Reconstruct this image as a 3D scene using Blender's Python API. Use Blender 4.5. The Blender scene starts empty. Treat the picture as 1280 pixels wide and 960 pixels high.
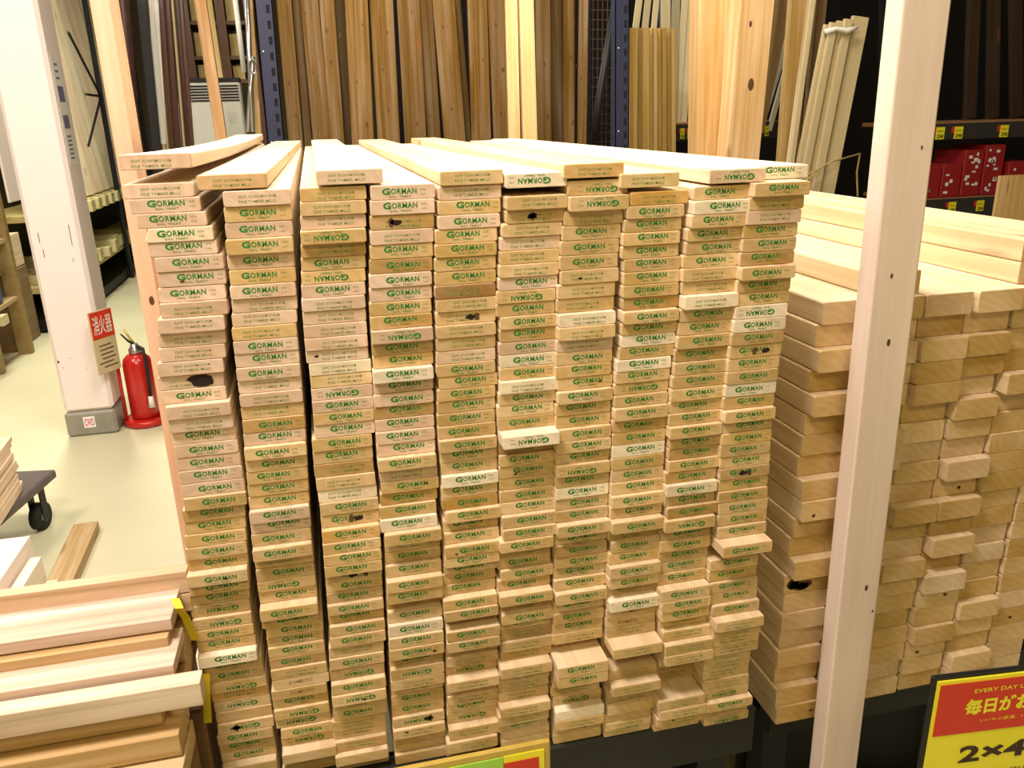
import bpy, math, random
import numpy as np
from mathutils import Vector, Matrix
D = math.radians
S = bpy.context.scene
COL = S.collection
random.seed(7)

# ------------------------------------------------------------------ camera
F = 1018.0
YAW, PITCH, ROLL = D(12.9), D(18.3), D(1.5)
CAM = np.array([.214, -1.145, 1.53])
_f = np.array([math.sin(YAW)*math.cos(PITCH), math.cos(YAW)*math.cos(PITCH), -math.sin(PITCH)])
_r = np.array([math.cos(YAW), -math.sin(YAW), 0.]); _d = np.cross(_f, _r)
_c, _s = math.cos(ROLL), math.sin(ROLL)
RT, DN = _c*_r+_s*_d, -_s*_r+_c*_d
cd = bpy.data.cameras.new('camera'); cam = bpy.data.objects.new('camera', cd); COL.objects.link(cam)
cd.sensor_width = 36; cd.lens = 36*F/1280; cd.clip_start = .02; cd.clip_end = 100
cam.matrix_world = Matrix(((RT[0], -DN[0], -_f[0], CAM[0]), (RT[1], -DN[1], -_f[1], CAM[1]),
                           (RT[2], -DN[2], -_f[2], CAM[2]), (0, 0, 0, 1)))
S.camera = cam
def ray(px, py): return (px-640)/F*RT+(py-480)/F*DN+_f
def atY(px, py, y, k=0.):
    d = ray(px, py); t = (k*CAM[0]+y-CAM[1])/(d[1]-k*d[0]); return CAM+t*d
def atZ(px, py, z):
    d = ray(px, py); return CAM+(z-CAM[2])/d[2]*d

# ------------------------------------------------------------------ world, exposure, lights
S.view_settings.view_transform = 'Standard'; S.view_settings.look = 'None'
S.view_settings.gamma = 1; S.view_settings.use_curve_mapping = False
S.view_settings.exposure = 0.0
w = bpy.data.worlds.new('world'); S.world = w; w.use_nodes = True
w.node_tree.nodes['Background'].inputs[0].default_value = (1, .74, .34, 1)
w.node_tree.nodes['Background'].inputs[1].default_value = .16
LIGHTS = [  # name, loc, aim, size x, size y, watts, colour
    ('ceiling_lamp_front', (-.45, -.72, 3.2), (.20, .05, .9), .9, .3, 84, (1, .85, .77)),
    ('ceiling_lamp_counter', (.2, -2.6, 3.3), (.6, 0, .8), 1.2, .6, 32, (1, .82, .40)),
    ('ceiling_lamp_stack', (.7, 1.0, 3.7), (.7, .9, 0), 1.4, .5, 100, (1, .95, .80)),
    ('ceiling_lamp_aisle', (-1.45, 5.2, 3.9), (-1.4, 4.6, 0), .5, 2.6, 210, (1, .93, .74)),
    ('ceiling_lamp_aisle_near', (-1.9, 1.3, 3.6), (-1.2, 2.6, .4), .5, 1.4, 75, (1, .88, .78)),
    ('ceiling_lamp_far', (1.0, 1.9, 4.2), (1.6, 3.4, 1.5), 1.6, .3, 22, (1, .86, .6)),
]
for n, loc, aim, sx, sy, e, c in LIGHTS:
    ld = bpy.data.lights.new(n, 'AREA'); ld.shape = 'RECTANGLE'; ld.size = sx; ld.size_y = sy; ld.energy = e; ld.color = c
    lo = bpy.data.objects.new(n, ld); COL.objects.link(lo); lo.location = loc
    lo.rotation_euler = (Vector(aim)-Vector(loc)).to_track_quat('-Z', 'Y').to_euler()

# ------------------------------------------------------------------ materials
def newmat(name):
    m = bpy.data.materials.new(name); m.use_nodes = True
    nt = m.node_tree; b = nt.nodes['Principled BSDF']; return m, nt, b
def N(nt, t, **kw):
    n = nt.nodes.new(t)
    for k, v in kw.items(): setattr(n, k, v)
    return n
def flat(name, col, rough=.6, metal=0., noise=.06, nscale=25, bump=0, spec=.4):
    m, nt, b = newmat(name)
    b.inputs['Roughness'].default_value = rough; b.inputs['Metallic'].default_value = metal
    b.inputs['Specular IOR Level'].default_value = spec
    tc = N(nt, 'ShaderNodeTexCoord'); nz = N(nt, 'ShaderNodeTexNoise'); nz.inputs['Scale'].default_value = nscale; nz.inputs['Detail'].default_value = 5
    nt.links.new(tc.outputs['Object'], nz.inputs['Vector'])
    mx = N(nt, 'ShaderNodeMix', data_type='RGBA')
    lo = [max(0, c*(1-2*noise)) for c in col]; hi = [min(1, c*(1+2*noise)) for c in col]
    mx.inputs[6].default_value = (*lo, 1); mx.inputs[7].default_value = (*hi, 1)
    nt.links.new(nz.outputs['Fac'], mx.inputs[0]); nt.links.new(mx.outputs[2], b.inputs['Base Color'])
    if bump:
        bp = N(nt, 'ShaderNodeBump'); bp.inputs['Strength'].default_value = bump; bp.inputs['Distance'].default_value = .002
        nt.links.new(nz.outputs['Fac'], bp.inputs['Height']); nt.links.new(bp.outputs[0], b.inputs['Normal'])
    return m
def wood(name, rough=.62, grain=.22, knots=.5, pale=0., endgrain=.035):
    """planed softwood: colour comes from the mesh attribute 'tint', grain runs along local Y, rings on the ends"""
    m, nt, b = newmat(name); L = nt.links.new
    b.inputs['Roughness'].default_value = rough; b.inputs['Specular IOR Level'].default_value = .3
    tc = N(nt, 'ShaderNodeTexCoord'); at = N(nt, 'ShaderNodeAttribute', attribute_name='tint')
    sd = N(nt, 'ShaderNodeAttribute', attribute_name='seed')
    cx = N(nt, 'ShaderNodeCombineXYZ')
    for i, f in enumerate((3.1, 17.7, 5.3)):
        mm = N(nt, 'ShaderNodeMath', operation='MULTIPLY'); mm.inputs[1].default_value = f; L(sd.outputs['Fac'], mm.inputs[0]); L(mm.outputs[0], cx.inputs[i])
    def mapped(scale):
        mp = N(nt, 'ShaderNodeVectorMath', operation='MULTIPLY'); mp.inputs[1].default_value = scale; L(tc.outputs['Object'], mp.inputs[0])
        ad = N(nt, 'ShaderNodeVectorMath', operation='ADD'); L(mp.outputs[0], ad.inputs[0]); L(cx.outputs[0], ad.inputs[1]); return ad.outputs[0]
    n1 = N(nt, 'ShaderNodeTexNoise'); n1.inputs['Scale'].default_value = 1; n1.inputs['Detail'].default_value = 6; n1.inputs['Distortion'].default_value = .6
    L(mapped((55, 1.6, 55)), n1.inputs['Vector'])
    n2 = N(nt, 'ShaderNodeTexNoise'); n2.inputs['Scale'].default_value = 1; n2.inputs['Detail'].default_value = 3; L(mapped((9, 2.2, 9)), n2.inputs['Vector'])
    wv = N(nt, 'ShaderNodeTexWave', wave_type='RINGS', rings_direction='Y'); wv.inputs['Scale'].default_value = 22; wv.inputs['Distortion'].default_value = 6
    wv.inputs['Detail'].default_value = 2; wv.inputs['Detail Scale'].default_value = .6
    of = N(nt, 'ShaderNodeVectorMath', operation='MULTIPLY'); of.inputs[1].default_value = (.0013, 0, .0011); L(cx.outputs[0], of.inputs[0])
    ad2 = N(nt, 'ShaderNodeVectorMath', operation='ADD'); L(tc.outputs['Object'], ad2.inputs[0]); L(of.outputs[0], ad2.inputs[1]); L(ad2.outputs[0], wv.inputs['Vector'])
    sp = N(nt, 'ShaderNodeSeparateXYZ'); L(tc.outputs['Normal'], sp.inputs[0])
    ab = N(nt, 'ShaderNodeMath', operation='ABSOLUTE'); L(sp.outputs[1], ab.inputs[0])
    en = N(nt, 'ShaderNodeMath', operation='GREATER_THAN'); en.inputs[1].default_value = .7; L(ab.outputs[0], en.inputs[0])
    def rng(sock, lo, hi):
        r = N(nt, 'ShaderNodeMapRange'); r.inputs[1].default_value = .3; r.inputs[2].default_value = .7; r.inputs[3].default_value = lo; r.inputs[4].default_value = hi; L(sock, r.inputs[0]); return r.outputs[0]
    lg = N(nt, 'ShaderNodeMath', operation='MULTIPLY'); L(rng(n1.outputs['Fac'], 1-grain, 1+grain*.4), lg.inputs[0]); L(rng(n2.outputs['Fac'], 1-grain*.5, 1.06), lg.inputs[1])
    eg = N(nt, 'ShaderNodeMath', operation='MULTIPLY'); L(rng(wv.outputs['Fac'], 1-endgrain, 1.02), eg.inputs[0]); L(rng(n2.outputs['Fac'], .78, 1.08), eg.inputs[1])
    mxv = N(nt, 'ShaderNodeMix', data_type='FLOAT'); L(en.outputs[0], mxv.inputs[0]); L(lg.outputs[0], mxv.inputs[2]); L(eg.outputs[0], mxv.inputs[3])
    # planed faces are paler than the sawn ends
    pl = N(nt, 'ShaderNodeMix', data_type='RGBA', blend_type='MIX'); pl.inputs[7].default_value = (.94, .83, .64, 1)
    pf = N(nt, 'ShaderNodeMath', operation='MULTIPLY_ADD'); pf.inputs[1].default_value = -pale; pf.inputs[2].default_value = pale; L(en.outputs[0], pf.inputs[0]); L(pf.outputs[0], pl.inputs[0])
    L(at.outputs['Color'], pl.inputs[6])
    # darker grain is also warmer
    hs = N(nt, 'ShaderNodeHueSaturation'); L(pl.outputs[2], hs.inputs['Color']); L(mxv.outputs[0], hs.inputs['Value'])
    iv = N(nt, 'ShaderNodeMath', operation='SUBTRACT'); iv.inputs[0].default_value = 2.0; L(mxv.outputs[0], iv.inputs[1]); L(iv.outputs[0], hs.inputs['Saturation'])
    vo = N(nt, 'ShaderNodeTexVoronoi'); vo.inputs['Scale'].default_value = 1; L(mapped((11, 2.6, 11)), vo.inputs['Vector'])
    kr = N(nt, 'ShaderNodeMapRange'); kr.inputs[1].default_value = .07; kr.inputs[2].default_value = .15; kr.inputs[3].default_value = knots; kr.inputs[4].default_value = 0; L(vo.outputs['Distance'], kr.inputs[0])
    ne = N(nt, 'ShaderNodeMath', operation='SUBTRACT'); ne.inputs[0].default_value = 1; L(en.outputs[0], ne.inputs[1])
    kf = N(nt, 'ShaderNodeMath', operation='MULTIPLY'); L(kr.outputs[0], kf.inputs[0]); L(ne.outputs[0], kf.inputs[1])
    mk = N(nt, 'ShaderNodeMix', data_type='RGBA'); mk.inputs[7].default_value = (.20, .075, .02, 1); L(kf.outputs[0], mk.inputs[0]); L(hs.outputs[0], mk.inputs[6])
    L(mk.outputs[2], b.inputs['Base Color'])
    return m
def ink(name, col, base, fade):
    m, nt, b = newmat(name); tc = N(nt, 'ShaderNodeTexCoord'); nz = N(nt, 'ShaderNodeTexNoise'); nz.inputs['Scale'].default_value = 420; nz.inputs['Detail'].default_value = 3
    nt.links.new(tc.outputs['Object'], nz.inputs['Vector'])
    r = N(nt, 'ShaderNodeMapRange'); r.inputs[1].default_value = .38; r.inputs[2].default_value = .62; r.inputs[3].default_value = fade; r.inputs[4].default_value = 0
    nt.links.new(nz.outputs['Fac'], r.inputs[0])
    mx = N(nt, 'ShaderNodeMix', data_type='RGBA'); mx.inputs[6].default_value = (*col, 1); mx.inputs[7].default_value = (*base, 1)
    nt.links.new(r.outputs[0], mx.inputs[0]); nt.links.new(mx.outputs[2], b.inputs['Base Color']); b.inputs['Roughness'].default_value = .8
    b.inputs['Specular IOR Level'].default_value = .1
    return m
PINE = wood('planed_pine_board', pale=.42, grain=.17)
WOOD = wood('planed_timber')
GRAINY = wood('grainy_cedar_plank', grain=.32, knots=.2)
ROUGH = wood('weathered_fence_wood', grain=.45, knots=.8, rough=.8)
CLEAR = wood('clear_pine', grain=.07, knots=.0)
INK = ink('green_stamp_ink', (.004, .20, .035), (.28, .34, .11), .30)
INK2 = ink('faded_green_stamp_ink', (.10, .26, .05), (.50, .40, .19), .7)
INK3 = ink('brown_stamp_ink', (.16, .08, .02), (.5, .36, .15), .5)
BLACKKNOT = flat('dark_knot', (.018, .009, .006), .9, noise=.3, nscale=90)
BROWNKNOT = flat('brown_knot', (.11, .05, .02), .85, noise=.3, nscale=90)
STEEL = flat('dark_steel', (.018, .018, .022), .5, .3)
GREYSTEEL = flat('grey_painted_beam', (.022, .022, .02), .6, .2)
NAVY = flat('navy_painted_steel', (.030, .034, .075), .5, .2)
BLUEGREY = flat('blue_grey_steel', (.16, .19, .27), .5, .2)
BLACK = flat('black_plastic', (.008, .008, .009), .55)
SLOT = flat('slot_shadow', (.004, .004, .004), .9)
RED = flat('red_enamel', (.50, .014, .010), .25, spec=.6, noise=.03)
REDBOX = flat('red_carton', (.30, .012, .014), .6)
WHITEP = flat('white_paint', (.84, .74, .72), .5, noise=.02)
CREAM = flat('cream_side_paint', (.62, .50, .30), .6)
GREYBASE = flat('grey_baseboard', (.27, .25, .21), .4, noise=.1)
YEL = flat('yellow_card', (.86, .80, .03), .5, noise=.02)
REDCARD = flat('red_card', (.62, .035, .012), .5, noise=.04)
GREENCARD = flat('green_card', (.36, .68, .08), .5, noise=.03)
BROWNTXT = flat('dark_brown_print', (.05, .02, .01), .7)
GOLDFR = flat('yellow_tape_frame', (.55, .38, .07), .35, noise=.15)
HEATER = flat('heater_enamel', (.62, .66, .62), .45, noise=.02)
DARKBR = flat('dark_brown_profile', (.075, .030, .018), .3, noise=.2, spec=.6)
WHITE = flat('white_label', (.8, .78, .74), .5, noise=.02)
GREYTX = flat('blue_grey_print', (.16, .15, .26), .6)
MAGENTA = flat('magenta_print', (.6, .03, .25), .6)
SILVER = flat('brushed_silver', (.55, .56, .58), .3, .9)
BRASS = flat('brass_lever', (.75, .6, .12), .35, .6)
RUBBER = flat('black_rubber', (.012, .012, .012), .7)
DECK = flat('grey_dolly_deck', (.11, .085, .085), .5, noise=.12)
ROPE = flat('straw_rope', (.45, .34, .12), .9)
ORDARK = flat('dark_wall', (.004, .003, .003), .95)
def plastic():
    m, nt, b = newmat('clear_film'); b.inputs['Base Color'].default_value = (.9, .92, .95, 1); b.inputs['Roughness'].default_value = .15
    b.inputs['Alpha'].default_value = .28; b.inputs['Specular IOR Level'].default_value = .8
    tc = N(nt, 'ShaderNodeTexCoord'); nz = N(nt, 'ShaderNodeTexNoise'); nz.inputs['Scale'].default_value = 30; nt.links.new(tc.outputs['Object'], nz.inputs[0])
    bp = N(nt, 'ShaderNodeBump'); bp.inputs['Strength'].default_value = .8; nt.links.new(nz.outputs['Fac'], bp.inputs['Height']); nt.links.new(bp.outputs[0], b.inputs['Normal']); return m
FILM = plastic()
FLOORM, nt, b = newmat('polished_concrete')
b.inputs['Roughness'].default_value = .42
tc = N(nt, 'ShaderNodeTexCoord'); n1 = N(nt, 'ShaderNodeTexNoise'); n1.inputs['Scale'].default_value = 1.3; n1.inputs['Detail'].default_value = 7
n2 = N(nt, 'ShaderNodeTexNoise'); n2.inputs['Scale'].default_value = 60; n2.inputs['Detail'].default_value = 4
for n in (n1, n2): nt.links.new(tc.outputs['Object'], n.inputs['Vector'])
mx = N(nt, 'ShaderNodeMix', data_type='RGBA'); mx.inputs[6].default_value = (.52, .50, .33, 1); mx.inputs[7].default_value = (.68, .66, .47, 1)
ad = N(nt, 'ShaderNodeMath', operation='MULTIPLY_ADD'); ad.inputs[1].default_value = .35; nt.links.new(n2.outputs['Fac'], ad.inputs[0]); nt.links.new(n1.outputs['Fac'], ad.inputs[2])
sb = N(nt, 'ShaderNodeMath', operation='SUBTRACT'); sb.inputs[1].default_value = .17; nt.links.new(ad.outputs[0], sb.inputs[0])
nt.links.new(sb.outputs[0], mx.inputs[0]); nt.links.new(mx.outputs[2], b.inputs['Base Color'])

# ------------------------------------------------------------------ mesh building
class MB:
    def __init__(s): s.v = []; s.f = []; s.m = []; s.t = []; s.sd = []; s.sm = []
    def add(s, vs, fs, mi=0, tint=(1, 1, 1), seed=0., smooth=False):
        o = len(s.v); s.v += [tuple(map(float, v)) for v in vs]
        for f in fs: s.f.append(tuple(i+o for i in f)); s.m.append(mi); s.sm.append(smooth)
        s.t += [tint]*len(vs); s.sd += [seed]*len(vs)
    def box(s, x0, x1, y0, y1, z0, z1, mi=0, tint=(1, 1, 1), seed=0., bev=0.):
        b = min(bev, (x1-x0)*.45, (y1-y0)*.45, (z1-z0)*.45)
        if b <= 0:
            v = [(x, y, z) for z in (z0, z1) for y in (y0, y1) for x in (x0, x1)]
            s.add(v, [(0, 2, 3, 1), (4, 5, 7, 6), (0, 1, 5, 4), (2, 6, 7, 3), (0, 4, 6, 2), (1, 3, 7, 5)], mi, tint, seed); return
        v = []; 
        for z, y, x in [(a, c, d) for a in (0, 1) for c in (0, 1) for d in (0, 1)]:
            X, Y, Z = (x1, x0)[x == 0], (y1, y0)[y == 0], (z1, z0)[z == 0]
            sx, sy, sz = (-1, 1)[x == 0], (-1, 1)[y == 0], (-1, 1)[z == 0]
            v += [(X, Y+sy*b, Z+sz*b), (X+sx*b, Y, Z+sz*b), (X+sx*b, Y+sy*b, Z)]
        I = lambda x, y, z, k: ((z*2+y)*2+x)*3+k
        fs = []
        for k, (a, c) in ((0, (1, 2)), (1, (0, 2)), (2, (0, 1))):
            for e in (0, 1):
                q = []
                for p, r in ((0, 0), (1, 0), (1, 1), (0, 1)):
                    t = [0, 0, 0]; t[k] = e; t[a] = p; t[c] = r; q.append(I(*t, k))
                if (e == 0) ^ (k == 1): q.reverse()
                fs.append(tuple(q))
        for k in range(3):   # edges parallel to axis k
            a, c = [i for i in range(3) if i != k]
            for p in (0, 1):
                for r in (0, 1):
                    t0 = [0, 0, 0]; t0[a] = p; t0[c] = r; t1 = list(t0); t1[k] = 1
                    fs.append((I(*t0, a), I(*t1, a), I(*t1, c), I(*t0, c)))
        for x in (0, 1):
            for y in (0, 1):
                for z in (0, 1): fs.append((I(x, y, z, 0), I(x, y, z, 1), I(x, y, z, 2)))
        s.add(v, fs, mi, tint, seed)
    def tube(s, pts, r, n=10, mi=0, tint=(1, 1, 1), cap=True):
        pts = [Vector(p) for p in pts]; rr = r if isinstance(r, (list, tuple)) else [r]*len(pts); vs = []; fs = []
        up = None
        for i, p in enumerate(pts):
            d = (pts[min(i+1, len(pts)-1)]-pts[max(i-1, 0)]).normalized()
            if up is None: up = Vector((0, 0, 1)) if abs(d.z) < .9 else Vector((1, 0, 0))
            a = d.cross(up).normalized(); c = a.cross(d).normalized(); up = c
            for k in range(n):
                t = 2*math.pi*k/n; vs.append(p+a*(rr[i]*math.cos(t))+c*(rr[i]*math.sin(t)))
        for i in range(len(pts)-1):
            for k in range(n): fs.append((i*n+k, i*n+(k+1) % n, (i+1)*n+(k+1) % n, (i+1)*n+k))
        if cap: fs += [tuple(reversed(range(n))), tuple(range((len(pts)-1)*n, len(pts)*n))]
        s.add(vs, fs, mi, tint, smooth=n > 6)
    def lathe(s, prof, c=(0, 0, 0), n=28, mi=0):
        vs = []; fs = []
        for r, z in prof:
            for k in range(n): t = 2*math.pi*k/n; vs.append((c[0]+r*math.cos(t), c[1]+r*math.sin(t), c[2]+z))
        for i in range(len(prof)-1):
            for k in range(n): fs.append((i*n+k, i*n+(k+1) % n, (i+1)*n+(k+1) % n, (i+1)*n+k))
        fs += [tuple(reversed(range(n))), tuple(range((len(prof)-1)*n, len(prof)*n))]
        s.add(vs, fs, mi, smooth=True)
    def build(s, name, mats, parent=None, loc=(0, 0, 0), rot=None):
        me = bpy.data.meshes.new(name); me.from_pydata(s.v, [], s.f)
        mats = mats if isinstance(mats, (list, tuple)) else [mats]
        for m in mats: me.materials.append(m)
        me.polygons.foreach_set('material_index', s.m); me.polygons.foreach_set('use_smooth', s.sm)
        a = me.attributes.new('tint', 'FLOAT_COLOR', 'POINT'); a.data.foreach_set('color', [c for t in s.t for c in (*t, 1.)])
        a = me.attributes.new('seed', 'FLOAT', 'POINT'); a.data.foreach_set('value', s.sd)
        me.validate(); me.update()
        import bmesh
        bm = bmesh.new(); bm.from_mesh(me)
        if len(mats) == 1: bmesh.ops.recalc_face_normals(bm, faces=bm.faces)
        bm.to_mesh(me); bm.free()
        o = bpy.data.objects.new(name, me); COL.objects.link(o); o.location = loc
        if rot is not None: o.rotation_euler = rot
        if parent: o.parent = parent
        return o
def tag(o, label=None, cat=None, group=None, kind=None):
    if label: o['label'] = label
    if cat: o['category'] = cat
    if group: o['group'] = group
    if kind: o['kind'] = kind
    return o
def empty(name, loc=(0, 0, 0), rot=(0, 0, 0)):
    o = bpy.data.objects.new(name, None); o.empty_display_size = .05; COL.objects.link(o); o.location = loc; o.rotation_euler = rot; return o
ORD = ['first', 'second', 'third', 'fourth', 'fifth', 'sixth', 'seventh', 'eighth', 'ninth', 'tenth', 'eleventh', 'twelfth', 'thirteenth', 'fourteenth', 'fifteenth',
       'sixteenth', 'seventeenth', 'eighteenth', 'nineteenth', 'twentieth'] 
ORD += ['twenty-'+x for x in ORD[:9]]+['thirtieth']+['thirty-'+x for x in ORD[:9]]+['fortieth']

# text -> triangles (verts 2-D, faces)
def text_tris(txt, size=1., bold=0., res=2, spacing=1.):
    cu = bpy.data.curves.new('t', 'FONT'); cu.body = txt; cu.size = size; cu.resolution_u = res; cu.offset = bold; cu.space_character = spacing
    cu.align_x = 'LEFT'; o = bpy.data.objects.new('t', cu); COL.objects.link(o)
    dg = bpy.context.evaluated_depsgraph_get(); me = o.evaluated_get(dg).to_mesh()
    v = [(p.co.x, p.co.y) for p in me.vertices]; f = [tuple(p.vertices) for p in me.polygons]
    o.evaluated_get(dg).to_mesh_clear(); bpy.data.objects.remove(o); bpy.data.curves.remove(cu)
    if not v: return [], []
    x0 = min(a for a, _ in v); x1 = max(a for a, _ in v); y0 = min(c for _, c in v); y1 = max(c for _, c in v)
    return [((a-x0)/(x1-x0), (c-y0)/(y1-y0)) for a, c in v], f
def fit(T, x0, x1, y0, y1): return [(x0+(x1-x0)*a, y0+(y1-y0)*c) for a, c in T[0]], T[1]
T_G = text_tris('G', bold=.045); T_ORMAN = text_tris('ORMAN', bold=.028, spacing=1.10); T_SUB = text_tris('GOL. TREAT', bold=.01, res=1)
T_S1 = text_tris('WTR', bold=.01, res=1); T_S2 = text_tris('100%', bold=.01, res=1)
T_L1 = text_tris('KDHT. ECONOMICS HOM', bold=.012, res=1); T_L2 = text_tris('PINE TOMBER MILLS', bold=.012, res=1); T_R = text_tris('DOMESTIC', bold=.01, res=1)
# stamp layouts, x in -.0445...0445, z in -.0095...0095 of the board's end
def stamp(kind):
    out = []   # (verts2d, faces, material index)
    if kind in 'GU':
        out += [(*fit(T_G, -.0235, -.0125, -.0024, .0066), 1), (*fit(T_ORMAN, -.0118, .0225, -.0018, .0058), 1),
                (*fit(T_SUB, -.0150, .0145, -.0063, -.0036), 1), (*fit(T_S1, .0270, .0350, .0018, .0042), 2), (*fit(T_S2, .0275, .0345, -.0040, -.0018), 2)]
    elif kind == 'T':
        out += [(*fit(T_L1, -.0235, .0235, .0008, .0045), 2), (*fit(T_L2, -.0240, .0235, -.0055, -.0018), 2)]
    elif kind == 'R':
        out += [(*fit(T_R, -.018, .018, -.003, .003), 3)]
    if kind == 'U': out = [([(-x, -y) for x, y in v], f, m) for v, f, m in out]
    return out
STAMPS = {k: stamp(k) for k in 'GUTRB'}

def board(mb, w, t, L, ox=0., oy=0., oz=0., tint=(.8, .6, .35), seed=0., bend=None, kind='B', r=.0022, marks=(), sk=0., wane=False, n_st=2):
    """one plank: local X width, Y length (front end at oy), Z thickness, eased edges"""
    hw, ht = w/2, t/2; sec = []
    for sx, sz in ((1, 1), (-1, 1), (-1, -1), (1, -1)):
        cx, cz = sx*(hw-r), sz*(ht-r)
        c0 = (cx+sx*r, cz) ; c1 = (cx, cz+sz*r); m_ = (cx+sx*r*.72, cz+sz*r*.72)
        sec += [c0, m_, c1] if sx*sz > 0 else [c1, m_, c0]
    k = len(sec); vs = []; ys = [0, .0008]+[L*i/n_st for i in range(1, n_st+1)]
    bf = bend or (lambda y: (0., 0.))
    for i, y in enumerate(ys):
        g = .0009 if i == 0 else 0
        bx, bz = bf(y)
        for (x, z) in sec:
            xx = x-math.copysign(g, x); zz = z-math.copysign(g, z)
            if wane and x < 0 and z > 0: xx += .004+.003*math.sin(y*31+seed); 
            vs.append((ox+xx+bx, oy+y+sk*xx/w, oz+zz+bz))
    fs = []
    for i in range(len(ys)-1):
        for a in range(k): fs.append((i*k+a, i*k+(a+1) % k, (i+1)*k+(a+1) % k, (i+1)*k+a))
    fs += [tuple(reversed(range(k))), tuple(range((len(ys)-1)*k, len(ys)*k))]
    # outward orientation
    fs = [tuple(reversed(f)) for f in fs]
    mb.add(vs, fs, 0, tint, seed)
    bx, bz = bf(0)
    for v2, f2, mi in STAMPS[kind]:
        jx = (seed*7.13 % 1-.5)*.010; jz = (seed*3.71 % 1-.5)*.003
        mb.add([(ox+x+jx+bx, oy-.0002+sk*(x+jx)/w, oz+z+jz+bz) for x, z in v2], f2, mi)
    for (mx_, mz_, rx, rz, mi, q) in marks:
        rn = random.Random(q); n = 11; ps = []
        for a in range(n):
            tt = 2*math.pi*a/n; rr = .75+.5*rn.random()
            ps.append((min(hw-.0012, max(-hw+.0012, mx_+rx*rr*math.cos(tt))), min(ht-.0012, max(-ht+.0012, mz_+rz*rr*math.sin(tt)))))
        c = (sum(p[0] for p in ps)/n, sum(p[1] for p in ps)/n)
        pv = [(c[0], c[1])]+ps
        mb.add([(ox+x+bx, oy-.00035+sk*x/w, oz+z+bz) for x, z in pv], [(0, 1+a, 1+(a+1) % n) for a in range(n)], mi)
BMATS = [PINE, INK, INK2, INK3, BLACKKNOT, BROWNKNOT]

# ------------------------------------------------------------------ setting
def struct(name, mb, m): return tag(mb.build(name, m), kind='structure')
mb = MB(); mb.box(-6, 9, -4, 14, -.1, 0); struct('floor', mb, FLOORM)
mb = MB(); mb.box(-6, 9, 12, 12.1, 0, 5); struct('wall_back', mb, flat('back_wall', (.10, .08, .05), .9))
mb = MB(); mb.box(-4.1, -4, -4, 12, 0, 5); struct('wall_left', mb, flat('left_wall', (.30, .25, .17), .9))
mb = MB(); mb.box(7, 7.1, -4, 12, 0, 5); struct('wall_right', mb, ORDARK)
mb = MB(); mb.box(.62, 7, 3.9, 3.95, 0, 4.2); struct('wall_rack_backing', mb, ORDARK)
# ------------------------------------------------------------------ main stack of 1x4 boards
SK = -.1
TK = .0194; ZB = .503
A = [  # anchors: (row, left px, centre-y px)
 [(2,154,239),(7,197,329),(15,200,477),(24,229,625),(34,240,762),(43,270,906)],
 [(2,279,247),(8,287,364),(18,306,530),(27,317,671),(36,331,787),(43,345,887)],
 [(2,375,243),(9,377,380),(19,390,537),(28,401,679),(36,410,797),(43,414,890)],
 [(1,463,240),(9,461,385),(19,471,545),(28,479,680),(36,484,793),(43,489,897)],
 [(2,548,241),(9,545,364),(19,547,523),(28,553,655),(37,556,785),(45,557,894)],
 [(2,631,253),(11,615,403),(19,622,527),(28,624,661),(37,624,779),(46,623,890)],
 [(2,705,234),(11,692,398),(19,693,525),(28,692,656),(37,691,768),(43,690,872)],
 [(2,782,248),(10,776,379),(19,766,514),(28,758,637),(37,757,762),(46,757,905)],
 [(2,858,241),(10,850,375),(19,836,507),(29,822,650),(37,816,748),(47,813,905)],
 [(2,928,236),(11,916,389),(20,900,517),(29,886,633),(37,882,730),(46,878,876)]]
ROWS = [
 "Tk Tk Gk Gk Gwane Gk Gk Gk Gk Tk Tpk Tk Tk Tk Tkh Gk Tpk Tpk G Gk G G G Gp Gd G G G G Gp G G G U G G Gpw G U To U B Us G G G Bp B B",
 "T Tk G Gk Gp Gk G G Tk Tk T G Gk Gk T T T Gd G Gp G G G G Gpk Gk G Gp T G U G Gp G G G G Gd T R R G U U G U Bp B B",
 "Tp T Tk Up Td G U Gk Tk Tk Tk T Tk Tw T U G G G G G Td T Tw G Gs Gpo Gp Gp Gs G G G G G G T G Ud Gp Up G G T T Td Bp B",
 "Gk G Tds Tk G Gd G G G Gd Up Gd G Gpw G G Gdo G G G Gp T G Gd G Gpw Gp G G G Gp Gp Gd G Gpw Gp G Up Tp G G G Us Tp Bd B B",
 "Tk Tk G Gk G G G G Tdd T Ts T T Tk G G G G G G Gp G G Gpw G Gd Gp G Gp Gp G G G Gp Gp Bdr Gp T T U Tp T T G U Tp Tp B B",
 "Uw Tp Ts T Tk T T Gk U G G Gd Gk Gw G Tpw G G G UPw Gd G G G G G Gp Gp Gp Gd G G Gd Gp G Gp G T T T Tp G T T Tp Tp G B B",
 "T U Up T G G G T T T Tpw Tp Tk G G G Gp G G Gp Gp G Up G Gw G G Gp G Gd G G G Gp G Gp G T Br GP To T U Bpw Tp U B B",
 "T To G G G G God G G God Gp G Gw G Gw G U G Gp Gdo G Gw G G G Gp G G Gp G G G Gp Gp G Gpw R T TP Tr Tp TP T B B T T B",
 "Uk G Gpw Gp G G G T T Tpw G G G Gd G G G U G G Gp G Gd G Gd Gpw G Gdp Up Gd G G G G Gp T Gp T Tp TP T Tr Tr Tp Tp Tp T B",
 "Gw Gp T Tk G G Gd Gp G G Uw Gw Gd Gs G G Gw G G Gp G G G G Gds G Gd Gp G G G GP Gr G G G G Gp TP Tp Tp T T T U Gp T U"]
colx = []; colz = []
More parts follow.
